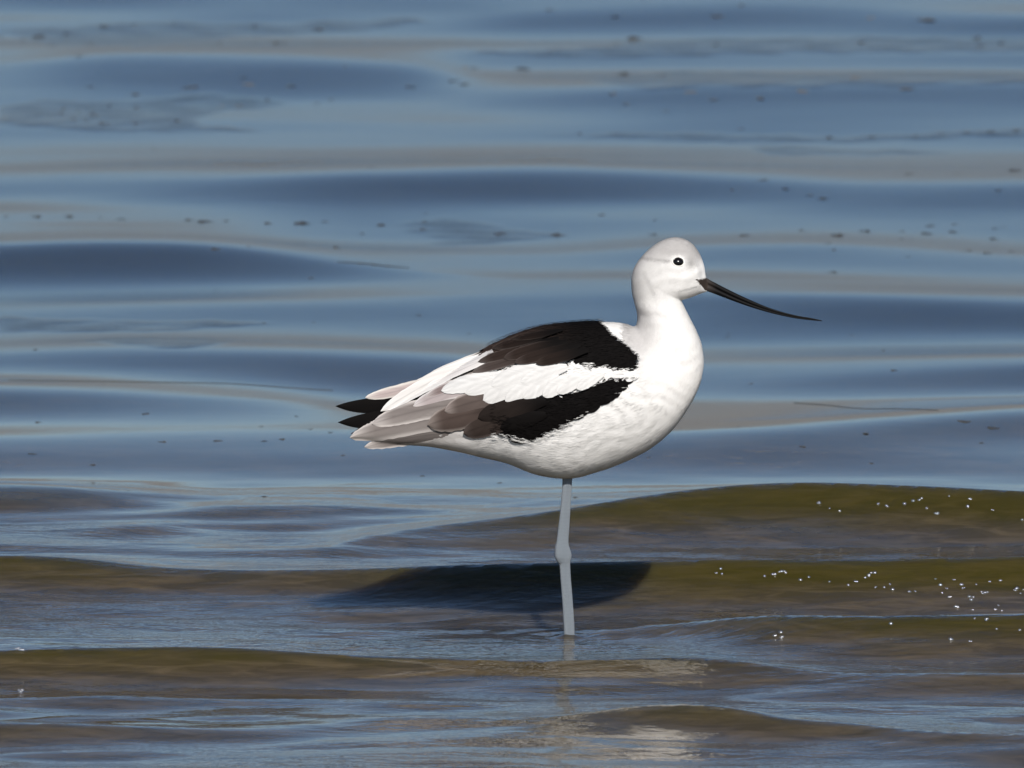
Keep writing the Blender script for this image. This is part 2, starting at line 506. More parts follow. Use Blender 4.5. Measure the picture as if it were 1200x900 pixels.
def plum(P):
    """the bird's own colouring, the same on both sides"""
    P = np.array(P, float); P[..., 1] = -np.abs(P[..., 1])
    u, v = to_px(P)
    c = np.broadcast_to(WHITE, P.shape).copy()
    # pale grey wash: undertail, belly and hind neck
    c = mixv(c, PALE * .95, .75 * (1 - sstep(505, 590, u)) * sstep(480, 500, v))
    nf = np.interp(v, *NECKF); t = (u - 738) / (nf - 738)
    neck = sstep(350, 360, v) * (1 - sstep(395, 430, v)) * (1 - sstep(.15, .62, t)) * (u > 730)
    c = mixv(c, GREY * 1.08, .80 * neck)
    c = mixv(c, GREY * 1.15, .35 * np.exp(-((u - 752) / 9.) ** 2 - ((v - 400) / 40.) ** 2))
    hd = 1 - sstep(346, 358, v)
    crown = 1 - sstep(293, 315, v - .05 * (u - 790))
    lores = sstep(806, 822, u) * sstep(300, 316, v)
    c = mixv(c, GREY, hd * (.92 * crown + (1 - crown) * .42 * (1 - sstep(760, 815, u + .4 * (v - 310)))) * (1 - .9 * lores))
    c = mixv(c, GREY * .93, hd * .55 * np.exp(-((u - 746) / 8.) ** 2))
    c = mixv(c, GREY * .62, .75 * np.exp(-((u - 811) / 5.5) ** 2 - ((v - 308) / 7.) ** 2))
    c = mixv(c, GREY * .55, .50 * np.exp(-(seg_d(u, v, (750, 301), (789, 306)) / 2.0) ** 2))
    c = mixv(c, GREY * .75, .35 * np.exp(-(seg_d(u, v, (756, 320), (766, 343)) / 3.2) ** 2))  # shade of the ear crease, painted as a soft grey line
    c = mixv(c, GREY * .60, .45 * np.exp(-(seg_d(u, v, (797, 341), (817, 336)) / 1.2) ** 2))  # shadow along the mouth line, put into the colour
    de = np.hypot((u - 795) / 1.15, v - 306.5)
    c = mixv(c, WHITE * 1.0, .6 * np.exp(-((de - 6.8) / 1.9) ** 2))
    c[de < 5.2] = BLACK
    w = inside([(817, 328.5), (823, 327), (832, 324), (834, 342), (826, 340), (822, 334.5)], u, v); c[w] = (.05, .038, .032)
    w = inside(REAR, u, v); c[w] = mixv(np.broadcast_to(TAUPE, c[w].shape), PALE, .4)
    w = inside(UPPER, u, v); c[w] = mixv(np.broadcast_to(BLACK, c[w].shape), BROWN * 1.3, 1 - sstep(590, 690, u[w]))
    w = inside(LOWER, u, v); c[w] = mixv(np.broadcast_to(BLACK, c[w].shape), BROWN, 1 - sstep(545, 590, u[w]))
    w = inside(STRIPE, u, v); c[w] = WHITE * 1.0
    return np.clip(c, .004, .86)


avocet = bpy.data.objects.new('avocet', None)
COL.objects.link(avocet)
avocet.location = tuple(at_y(665, 737) - np.array([0, 0, .085]))
avocet.empty_display_size = .05
bpy.context.view_layer.update()
tag(avocet, 'white wading bird with black wing bands standing on one leg in the shallows', 'bird')

BV = np.concatenate([BODY.reshape(-1, 3), [M[0] + (-.002, 0, 0)], [M[-1] + (.001, 0, -.0004)]])
BF = [(i * NT + j, i * NT + (j + 1) % NT, (i + 1) * NT + (j + 1) % NT, (i + 1) * NT + j) for i in range(NS - 1) for j in range(NT)]
BF += [(NS * NT, (j + 1) % NT, j) for j in range(NT)]
BF += [(NS * NT + 1, (NS - 1) * NT + j, (NS - 1) * NT + (j + 1) % NT) for j in range(NT)]
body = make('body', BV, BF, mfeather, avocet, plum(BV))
TREE = BVHTree.FromPolygons([tuple(p) for p in BV], BF)

# feather shape: rows of three vertices, root to tip
ROWS = np.array([0, .25, .5, .75, .92, 1.0]); WID = np.array([.35, .85, 1.0, .85, .5, .05])


def scatter(n, region, size, lift, seed, colour=plum, base=0.0, fringe=None, at=.3):
    """small contour feathers laid along the body surface, each following it"""
    rng = np.random.default_rng(seed)
    # area weights of the loft cells
    P00 = BODY[:-1]; dS = BODY[1:] - BODY[:-1]; dT = np.roll(BODY[:-1], -1, 1) - BODY[:-1]
    area = np.linalg.norm(np.cross(dS, dT), axis=-1)
    u, v = to_px(np.stack([P00[..., 0], -np.abs(P00[..., 1]), P00[..., 2]], -1))
    L, W = size(u, v)
    w = area / np.maximum(L * W, 1) * region(u, v)
    w = (w / w.sum()).ravel()
    pick = rng.choice(len(w), n, p=w)
    i, j = np.divmod(pick, NT)
    V, Fc, C = [], [], []
    for a, bb in zip(i, j):
        r1, r2 = rng.random(2)
        p = Vector(BODY[a, bb] + dS[a, bb] * r1 + dT[a, bb] * r2)
        s = Vector(-dS[a, bb]).normalized(); t = Vector(dT[a, bb]).normalized()
        nn = s.cross(t).normalized()
        c0 = Vector(M[a])
        if nn.dot(p - c0) < 0: nn = -nn
        t = nn.cross(s).normalized()
        ang = rng.normal(0, .14)
        f = (s * math.cos(ang) + t * math.sin(ang)).normalized(); t = nn.cross(f)
        lu, lv = to_px(np.array((p.x, -abs(p.y), p.z)))
        if region(lu, lv) < .5: continue
        l, ww = size(lu, lv)
        l = float(l) * PX * rng.uniform(.8, 1.2); ww = float(ww) * PX * rng.uniform(.8, 1.2) * .5
        jit = rng.random() * .35
        k0 = len(V)
        col = colour(np.array(p + f * l * at)) * rng.uniform(.96, 1.02)
        for q, (r, wd) in enumerate(zip(ROWS, WID)):
            for e in (-1, 0, 1):
                x = p + f * (l * r) + t * (ww * wd * e)
                loc, nrm, _, _ = TREE.find_nearest(x)
                if nrm.dot(nn) < 0: nrm = -nrm
                off = base + lift * (-.35 + jit + r * 1.1 + (.12 if e == 0 else 0)) * l / (12 * PX)
                keep = loc if (loc - x).length < l * .45 else x
                V.append(keep + nrm * off)
                cc = col
                if fringe is not None:
                    cc = fringe(col, r, e)
                C.append(cc)
        for q in range(len(ROWS) - 1):
            for e in range(2):
                o = k0 + q * 3 + e
                Fc.append((o, o + 1, o + 4, o + 3))
    return V, Fc, np.clip(np.array(C), .004, .88)


def sz_body(u, v):
    u = np.asarray(u, float); v = np.asarray(v, float)
    hd = (u > 735) & (v < 352)
    L = np.where(hd, 4.2, np.interp(v, [350, 420, 480], [6, 9, 15]))
    W = np.where(hd, 2.6, np.interp(v, [350, 420, 480], [3.6, 6, 8]))
    L = np.where((u < 735), 20, L); W = np.where((u < 735), 6.5, W)
    return L, W


def reg_body(u, v):
    de = np.hypot((u - 795) / 1.15, v - 306.5)
    return np.where(inside(WING, u, v) | (de < 8) | (u > 823) | (u < 470), 0.0, 1.0)


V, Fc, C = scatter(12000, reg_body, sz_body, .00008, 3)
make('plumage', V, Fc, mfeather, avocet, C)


def barbs(n, region, length, lift, seed, colour, wing_off=(.0026, .0012)):
    """fine loose feather barbs that soften the surface and its outline"""
    rng = np.random.default_rng(seed)
    dS = BODY[1:] - BODY[:-1]; dT = np.roll(BODY[:-1], -1, 1) - BODY[:-1]
    area = np.linalg.norm(np.cross(dS, dT), axis=-1)
    P0 = BODY[:-1].copy()
    u, v = to_px(np.stack([P0[..., 0], -np.abs(P0[..., 1]), P0[..., 2]], -1))
    w = (area * region(u, v)).ravel(); w /= w.sum()
    i, j = np.divmod(rng.choice(len(w), n, p=w), NT)
    p = P0[i, j] + dS[i, j] * rng.random((n, 1)) + dT[i, j] * rng.random((n, 1))
    un = lambda a: a / np.maximum(np.linalg.norm(a, axis=1, keepdims=True), 1e-12)
    s = un(-dS[i, j]); nn = un(np.cross(s, dT[i, j]))
    nn = np.where((nn * (p - M[i])).sum(1, keepdims=True) < 0, -nn, nn)
    t = np.cross(nn, s)
    a = rng.normal(0, .17, (n, 1))
    f = un(s * np.cos(a) + t * np.sin(a)); t = np.cross(nn, f)
    u, v = to_px(np.stack([p[:, 0], -np.abs(p[:, 1]), p[:, 2]], -1))
    l = (length(u, v) * PX * rng.uniform(.6, 1.3, n))[:, None]
    off = np.interp(u, [560, 640], wing_off)[:, None] * inside(WING, u, v)[:, None] + .0001
    wd = .00016
    V = np.stack([p + nn * off - t * wd, p + nn * off + t * wd, p + f * l * .55 + nn * (off + l * lift) + t * wd * .8,
                  p + f * l + nn * (off + l * lift * (1 + rng.random((n, 1)))) , p + f * l * .55 + nn * (off + l * lift) - t * wd * .8], 1).reshape(-1, 3)
    k = np.arange(n)[:, None] * 5
    Fc = [tuple(r) for r in (k + np.array([0, 1, 2, 3, 4])).tolist()]
    C = np.repeat(colour(p) * rng.uniform(.98, 1.06, (n, 1)), 5, 0)
    return V, Fc, np.clip(C, .004, .88)


def reg_barb(u, v):
    de = np.hypot((u - 795) / 1.15, v - 306.5)
    return np.where((de < 8.5) | (u > 822) | (u < 560) | ((u < 600) & inside(WING, u, v)), 0.0, 1.0)


V, Fc, C = barbs(42000, reg_barb, lambda u, v: np.where((u > 735) & (v < 352), 3.0, np.interp(v, [350, 420, 500], [4, 6, 9])), .035, 5, plum)
make('down_barbs', V, Fc, mfeather, avocet, C)
V, Fc, C = barbs(9000, lambda u, v: np.where(inside(WING, u, v) & (u > 575), 1.0, 0.0), lambda u, v: 5.5 + 0 * u, .02, 6, plum, (.0052, .0030))
make('covert_barbs', V, Fc, mfeather, avocet, C)


# ---- wings: large feathers laid on the folded wing surface
CB = catmull(np.array([[s[0][0], s[0][1], s[1][0], s[1][1], s[2]] for s in ST[:12]], float), 8)


def wing_y(u, v):
    """half thickness (m) of the folded wing under photo point (u, v)"""
    cu = (CB[:, 0] + CB[:, 2]) / 2
    top = np.interp(u, CB[:, 0], CB[:, 1]); bot = np.interp(u, CB[:, 2], CB[:, 3]); hw = np.interp(u, cu, CB[:, 4])
    mid = (top + bot) / 2; hh = np.maximum((bot - top) / 2, 4)
    t = np.clip(np.abs(v - mid) / hh, 0, .985)
    return hw * PX * np.sqrt(1 - t * t) ** .92


def big(feathers, side):
    """feathers: (root, tip, width, bend, layer, colour fn) in photo pixels, on the near (-1) or far (+1) wing"""
    V, Fc, C = [], [], []
    NR, NC = 28, 17
    for fe in feathers:
        root, tip, wid, bend, layer, cf = fe[:6]
        sharp = len(fe) > 6
        root = np.array(root, float); tip = np.array(tip, float)
        d = tip - root; ln = np.hypot(*d); d = d / ln; nrm = np.array((-d[1], d[0]))
        k0 = len(V)
        ph = random.random() * 6
        tab = RNG.normal(0, 1, (3, 64))
        for q in range(NR):
            r = q / (NR - 1)
            prof = min(1, .35 + 1.6 * r) * ((1 - r ** 5) if sharp else (1 - max(0, (r - .55) / .45) ** 2.4) ** .62) if r < 1 else .02
            for e in range(NC):
                s = e / (NC - 1) * 2 - 1
                rag = 1 + (0 if sharp else .012 + .018 * r) * tab[0, q] * (abs(s) > .9)
                p = root + d * ln * r + nrm * (s * wid * .5 * prof * rag + bend * 4 * r * (1 - r))
                y = float(wing_y(p[0], p[1])) + (layer * .85 + (.35 if cf.__name__ == 'soft' else .8) * (1 - s * s) * wid / 16 - .0 + .5 * r) * PX
                w = at_y(p[0], p[1], -y)
                if side > 0: w = w * np.array((1, -1, 1))
                k = r * 26 - abs(s) * 7 + 20
                streak = 1 + .055 * (tab[1 + (s > 0), int(k) % 64] * (1 - k % 1) + tab[1 + (s > 0), (int(k) + 1) % 64] * (k % 1))
                V.append(w); C.append(np.clip(cf(r, s) * streak, .004, .88))
        for q in range(NR - 1):
            for e in range(NC - 1):
                o = k0 + q * NC + e
                Fc.append((o, o + 1, o + NC + 1, o + NC))
    return V, Fc, np.array(C)


def plain(c):
    c = np.array(c)
    return lambda r, s: c * (1 - .10 * math.exp(-(s / .12) ** 2))


def soft(c):
    c = np.array(c)

    def soft(r, s):
        return c * (.93 + .05 * math.sin(s * 9 + 4 * r) - .03 * r)
    return soft


def taupe(dark, pale, ed=.72, up=0.0):
    dark = np.array(dark); pale = np.array(pale)

    def f(r, s):
        k = float(sstep(ed, 1.0, abs(s))) * .9 + float(sstep(.80, 1.0, r)) * .55 + up * max(0, -s)
        c = dark + (pale - dark) * min(1, k)
        return c * (1 - .22 * math.exp(-(s / .10) ** 2))
    return f


BRN = (.085, .062, .053)
PRIM = [((500, 462), (393, 476), 20, -5, 0, plain(BLACK), 1), ((505, 476), (396, 495), 22, -5, .5, plain(BLACK), 1),
        ((480, 500), (411, 508), 9, -2, 0, plain((.05, .055, .07)))]
TERT = [((520, 442), (428, 466), 13, -2, 1.0, taupe((.46, .38, .36), (.72, .68, .62), .5)),
        ((560, 506), (427, 524), 18, 4, .5, taupe(TAUPE * .85, PALE * 1.15, .62)),
        ((575, 484), (410, 513), 29, 5, 2.0, taupe(TAUPE * .95, PALE * 1.25, .62, .25)),
        ((572, 470), (436, 497), 26, 5, 3.5, taupe(TAUPE * .9, PALE * 1.2, .62, .25)),
        ((575, 450), (484, 476), 19, 4, 4.0, taupe((.40, .34, .33), (.74, .70, .67), .6)),
        ((585, 440), (498, 466), 16, 3, 4.2, taupe((.22, .17, .16), (.66, .60, .57), .6)),
        ((578, 412), (446, 482), 17, 3, 5.0, taupe((.70, .67, .64), (.78, .76, .73), .8)),
        ((600, 408), (500, 452), 10, 1, 5.6, taupe((.70, .66, .63), (.82, .80, .77), .8))]
SECO = [((600, 478), (501, 498), 34, 3, 4.5, taupe(BRN, (.34, .29, .26), .74)),
        ((612, 488), (543, 508), 27, 2, 5.2, taupe((.045, .033, .028), (.12, .095, .085), .75)),
        ((605, 462), (521, 482), 25, 3, 5.6, taupe((.11, .085, .075), (.40, .34, .31), .74)),
        ((640, 486), (586, 502), 20, 2, 6.0, plain(BLACK * 1.3)), ((640, 470), (560, 490), 26, 2, 6.2, plain((.02, .015, .013)))]
SCAP = [((650, 388), (576, 408), 11, -1, 7.5, taupe(BROWN * .7, (.12, .10, .09), .8)), ((655, 396), (560, 424), 13, 0, 7.0, taupe(BROWN * 1.2, (.18, .15, .135), .7)),
        ((650, 405), (553, 436), 13, 0, 6.6, taupe((.09, .068, .06), (.26, .22, .20), .7)), ((665, 400), (590, 420), 15, 1, 8.0, taupe(BROWN, (.11, .085, .075), .75)),
        ((680, 404), (603, 425), 15, 1, 8.4, taupe(BROWN * .9, (.12, .095, .085), .75)), ((690, 410), (628, 426), 14, 1, 8.8, taupe(BROWN * .7, (.08, .06, .05), .8)),
        ((660, 386), (598, 397), 8, -1, 8.6, taupe(BROWN * .6, (.09, .07, .06), .8))]


def rooted(cf, dark, a, b):
    def f(r, s):
        k = float(sstep(a, b, r))
        return np.array(dark) * (1 - k) + cf(r, s) * k
    return f


SCAP = [(*q[:5], rooted((lambda g: lambda r, s: g(r, s) * .62)(q[5]), BLACK, .15, .75)) for q in SCAP]
SECO = [(*q[:5], rooted(q[5], BLACK * 1.2, .05, .55)) for q in SECO]


def sz_wing(u, v):
    u = np.asarray(u, float)
    return np.interp(u, [560, 640, 745], [30, 25, 13]), np.interp(u, [560, 640, 745], [16, 13, 7.5])


def wreg(u, v):
    return np.where((inside(UPPER, u, v) | inside(LOWER, u, v) | inside(STRIPE, u, v)) & (u > 585), 1.0, 0.0)


V0, F0, C0 = scatter(3400, wreg, sz_wing, .00045, 11, base=.0012, at=0.0,
                     fringe=lambda c, r, e: c * (1.05 if e else .97))
V0 = np.array(V0); F0 = np.array(F0)
# white wing-covert lobes over the dark secondaries
LOBES = []
for root, tip, wd in (((600, 440), (517, 458), 20), ((618, 448), (566, 469), 24), ((625, 440), (545, 461), 18), ((640, 444), (592, 470), 24),
                      ((655, 440), (612, 466), 22), ((672, 442), (636, 464), 20), ((690, 440), (652, 460), 18), ((640, 430), (575, 452), 22),
                      ((708, 438), (676, 456), 15), ((665, 430), (610, 448), 20)):
    LOBES.append((root, tip, wd, 2, 4.6 + .003 * root[0], soft(WHITE * .90)))
for side in (-1, 1):
    sel = (V0[:, 1] * side) > 0
    fsel = F0[sel[F0].all(1)]
    remap = -np.ones(len(V0), int); used = np.unique(fsel); remap[used] = np.arange(len(used))
    Vb, Fb, Cb = big(LOBES, side)
    VV = np.concatenate([V0[used], np.array(Vb)]); CC = np.concatenate([C0[used], Cb])
    FF = [tuple(remap[f]) for f in fsel] + [tuple(k + len(used) for k in f) for f in Fb]
    wing = make('wing', VV, FF, mfeather, avocet, CC)
    bpy.context.view_layer.update()
    for nm, lst in (('primary_feathers', PRIM), ('tertial_feathers', TERT), ('secondary_feathers', SECO), ('scapular_feathers', SCAP)):
        if side > 0 and nm == 'primary_feathers':
            continue
        Vb, Fb, Cb = big(lst, side)
        make(nm, Vb, Fb, mfeather, wing, Cb)


# ---- lofted tubes for bill, leg and toes
def tube(P, R, flat=1.0, n=20):
    P = [Vector(p) for p in P]
    V, Fc = [], []
    for i, p in enumerate(P):
        d = (P[min(i + 1, len(P) - 1)] - P[max(i - 1, 0)]).normalized()
        yy = Vector((0, 1, 0)); yy = (yy - d * yy.dot(d))
        yy = yy.normalized() if yy.length > .05 else Vector((1, 0, 0))
        zz = d.cross(yy)
        for k in range(n):
            a = 2 * math.pi * k / n
            V.append(p + yy * (R[i] * flat * math.cos(a)) + zz * (R[i] * math.sin(a)))
    for i in range(len(P) - 1):
        for k in range(n):
            Fc.append((i * n + k, i * n + (k + 1) % n, (i + 1) * n + (k + 1) % n, (i + 1) * n + k))
    Fc.append(tuple(range(n))[::-1]); Fc.append(tuple((len(P) - 1) * n + k for k in range(n)))
    return V, Fc


mbill, nt, b = mat('bill_horn')
at = nd(nt, 'ShaderNodeAttribute', attribute_name='Col'); nt.links.new(at.outputs['Color'], b.inputs['Base Color'])
b.inputs['Roughness'].default_value = .55; b.inputs['Specular IOR Level'].default_value = .11
UPE = catmull([(818, 327), (826, 325.5), (832, 328.5), (855, 340.3), (880, 352), (905, 362), (930, 369), (950, 372.6), (963, 375.4)], 6)
MID = catmull([(818, 331.5), (826, 332.5), (832, 334.3), (855, 345.7), (880, 356.4), (905, 364.8), (930, 371), (950, 374), (963, 375.9)], 6)
LOE = catmull([(818, 336), (826, 340.5), (832, 342.2), (855, 351), (880, 360), (905, 367.3), (930, 372.7), (950, 375.3), (963, 376.4)], 6)


def mandible(name, top, bot, parent):
    c = (top + bot) / 2; r = np.hypot(*(top - bot).T) / 2 * PX
    P = at_y(c[:, 0], c[:, 1])
    V, Fc = tube(P, np.maximum(r, .0002), .9)
    u, v = to_px(np.array([tuple(x) for x in V]))
    k = (1 - sstep(824, 842, u))[:, None]
    col = np.array((.004, .0038, .004)) * (1 - k) + np.array((.050, .040, .035)) * k
    return make(name, V, Fc, mbill, parent, col)


bill = mandible('bill', UPE, MID + (0, .15), avocet)
bpy.context.view_layer.update()
mandible('lower_mandible', MID - (0, .1), LOE, bill)

meye, nt, b = mat('eye')
b.inputs['Base Color'].default_value = (.006, .005, .005, 1); b.inputs['Roughness'].default_value = .2
mlid, nt, b = mat('eyelid')
b.inputs['Base Color'].default_value = (.82, .80, .74, 1); b.inputs['Roughness'].default_value = .6
for side in (-1, 1):
    o0 = at_y(795, 306.5, -.1); dr = ray(795, 306.5)
    hit, nrm, _, _ = TREE.ray_cast(Vector(o0), Vector(dr).normalized())
    cpt = np.array(hit) * np.array((1, 1, 1)); nv = np.array(nrm)
    if nv[1] > 0: nv = -nv
    cpt = cpt - nv * .0028
    if side > 0: cpt = cpt * (1, -1, 1); nv = nv * (1, -1, 1)
    nlat, nlon = 14, 20
    V = []
    for i in range(nlat + 1):
        a = math.pi * i / nlat
        for k in range(nlon):
            bta = 2 * math.pi * k / nlon
            V.append(cpt + np.array((.0054 * math.sin(a) * math.cos(bta), .0046 * math.cos(a), .0043 * math.sin(a) * math.sin(bta))))
    Fc = [(i * nlon + k, i * nlon + (k + 1) % nlon, (i + 1) * nlon + (k + 1) % nlon, (i + 1) * nlon + k) for i in range(nlat) for k in range(nlon)]
    eye = make('eye', V, Fc, meye, avocet)
    bpy.context.view_layer.update()
    # the pale ring of the eyelid
    e1 = np.array((1, 0, 0)) - nv * nv[0]; e1 /= np.linalg.norm(e1); e2 = np.cross(nv, e1)
    V, Fc = [], []
    n1, n2 = 30, 8
    for i in range(n1):
        a = 2 * math.pi * i / n1
        rd = e1 * math.cos(a) * .0054 + e2 * math.sin(a) * .0042
        rn = rd / np.linalg.norm(rd)
        for k in range(n2):
            bta = 2 * math.pi * k / n2
            V.append(cpt + nv * .0024 + rd + rn * .00055 * math.cos(bta) + nv * .0004 * math.sin(bta))
    for i in range(n1):
        for k in range(n2):
            Fc.append((i * n2 + k, i * n2 + (k + 1) % n2, ((i + 1) % n1) * n2 + (k + 1) % n2, ((i + 1) % n1) * n2 + k))
    make('eyelid', V, Fc, mlid, eye)

mleg, nt, b = mat('leg_skin')
vn = nd(nt, 'ShaderNodeTexVoronoi', Scale=420.0)
nn = nd(nt, 'ShaderNodeTexNoise', Scale=130.0, Detail=6.0, Roughness=.7)
nt.links.new(mixc(nt, nn.outputs['Fac'], (.30, .37, .44), (.64, .69, .73)), b.inputs['Base Color'])
wv = nd(nt, 'ShaderNodeTexWave', Scale=95.0, Distortion=3.0, Detail=2.0); wv.bands_direction = 'Z'
nt.links.new(nd(nt, 'ShaderNodeNewGeometry').outputs['Position'], wv.inputs['Vector'])
sc_ = nt.nodes.new('ShaderNodeMapRange'); nt.links.new(wv.outputs['Fac'], sc_.inputs['Value'])
sc_.inputs['From Max'].default_value = .35; sc_.inputs['To Min'].default_value = .96
mq = nt.nodes.new('ShaderNodeMix'); mq.data_type = 'RGBA'; mq.blend_type = 'MULTIPLY'; mq.inputs[0].default_value = 1
nt.links.new(b.inputs['Base Color'].links[0].from_socket, mq.inputs[6]); nt.links.new(sc_.outputs[0], mq.inputs[7]); nt.links.new(mq.outputs[2], b.inputs['Base Color'])
bp = nd(nt, 'ShaderNodeBump', Strength=1.0, Distance=.001); nt.links.new(vn.outputs['Distance'], bp.inputs['Height'])
nt.links.new(bp.outputs[0], b.inputs['Normal'])
b.inputs['Roughness'].default_value = .5
LEG = [(665, 540, 7.0), (664.8, 562, 5.8), (664, 576, 5.6), (662.3, 600, 6.0), (660.5, 620, 6.6), (659.2, 634, 7.0), (658.8, 642, 8.6), (660, 651, 9.9),
       (661, 657, 8.2), (661.8, 662, 6.4), (663, 680, 6.2), (664.6, 700, 6.2), (666, 720, 6.3), (667, 740, 6.3), (668, 790, 6.2), (668.5, 838, 6.4), (669, 846, 7.5)]
LC = catmull(np.array(LEG, float), 5)
V, Fc = tube(at_y(LC[:, 0], LC[:, 1]), LC[:, 2] * PX, .9, 24)
leg = make('leg', V, Fc, mleg, avocet)
bpy.context.view_layer.update()
ft = at_y(669, 848)
V, Fc = [], []
for ang, ln in ((10, .05), (50, .042), (-40, .046), (185, .014)):
    dr = np.array((math.cos(math.radians(ang)), math.sin(math.radians(ang)), 0))
    tv, tf = tube([ft, ft + dr * ln * .35 + (0, 0, -.001), ft + dr * ln * .7 + (0, 0, -.003), ft + dr * ln + (0, 0, -.004)], [.0042, .0036, .003, .0012], 1, 10)
    k = len(V); V += tv; Fc += [tuple(i + k for i in f) for f in tf]
make('foot', V, Fc, mleg, leg)

# ------------------------------------------------------------------ small things floating on the water
mweed, nt, b = mat('rotting_weed')
n = nd(nt, 'ShaderNodeTexNoise', Scale=160.0, Detail=4.0)
nt.links.new(mixc(nt, n.outputs['Fac'], (.022, .024, .028), (.075, .072, .064)), b.inputs['Base Color'])
b.inputs['Roughness'].default_value = .8
mfoam, nt, b = mat('tan_scum')
n = nd(nt, 'ShaderNodeTexNoise', Scale=120.0, Detail=4.0)
nt.links.new(mixc(nt, n.outputs['Fac'], (.09, .08, .06), (.22, .19, .14)), b.inputs['Base Color'])
b.inputs['Roughness'].default_value = .85


def blob_mesh(name, m, seed, lumps=3, elong=1.0):
    """an irregular low clump about one unit long, seen as several merged lobes"""
    rng = np.random.default_rng(seed)
    cs = [(rng.uniform(-.32, .32), rng.uniform(-.3, .3), rng.uniform(.35, 1)) for _ in range(lumps)]
    V, Fc = [], []
    nr, na = 7, 26
    for i in range(nr + 1):
        for k in range(na):
            a = 2 * math.pi * k / na
            edge = .36 + .10 * math.sin(2 * a + seed) + .07 * math.sin(3 * a + 2 * seed) + .05 * math.sin(7 * a + seed * 3) + .03 * math.sin(11 * a)
            r = edge * i / nr
            x, y = r * math.cos(a) * 1.25, r * math.sin(a)
            hgt = sum(c[2] * math.exp(-((x - c[0]) ** 2 + (y - c[1]) ** 2) / .035) for c in cs)
            z = (hgt * .9 + .18) * (1 - (i / nr) ** 3) - .06 + .05 * math.sin(9 * x + seed) * math.sin(11 * y)
            V.append((x, y * elong, z * .10))
    for i in range(nr):
        for k in range(na):
            Fc.append((i * na + k, i * na + (k + 1) % na, (i + 1) * na + (k + 1) % na, (i + 1) * na + k))
    me = bpy.data.meshes.new(name)
    me.from_pydata(V, [], Fc)
    me.polygons.foreach_set('use_smooth', [True] * len(me.polygons))
    me.materials.append(m)
    return me


WEED = [blob_mesh('weed_scrap', mweed, s, 2 + s % 3, 1.4) for s in range(1, 8)]
SCUM = [blob_mesh('scum_flake', mfoam, s + 20, 3, 1.6) for s in range(1, 6)]


def scrap(name, meshes, u, v, wpx, label, group, cat, flat=1.0, deep=1.0):
    p = on_water(u, v)
    o = bpy.data.objects.new(name, random.choice(meshes))
    COL.objects.link(o)
    s = wpx * PX * (p[1] - CAM_Y) / 14
    o.location = (p[0], p[1], p[2])
    e = .02
    sx = float(height(p[0] + e, p[1]) - height(p[0] - e, p[1])) / (2 * e)
    sy = float(height(p[0], p[1] + e) - height(p[0], p[1] - e)) / (2 * e)
    o.rotation_euler = (math.atan(sy), -math.atan(sx), random.uniform(-.5, .5) + random.choice((0, math.pi)))
    o.scale = (s, s * deep, s * flat)
    tag(o, label, cat, group)
    return o


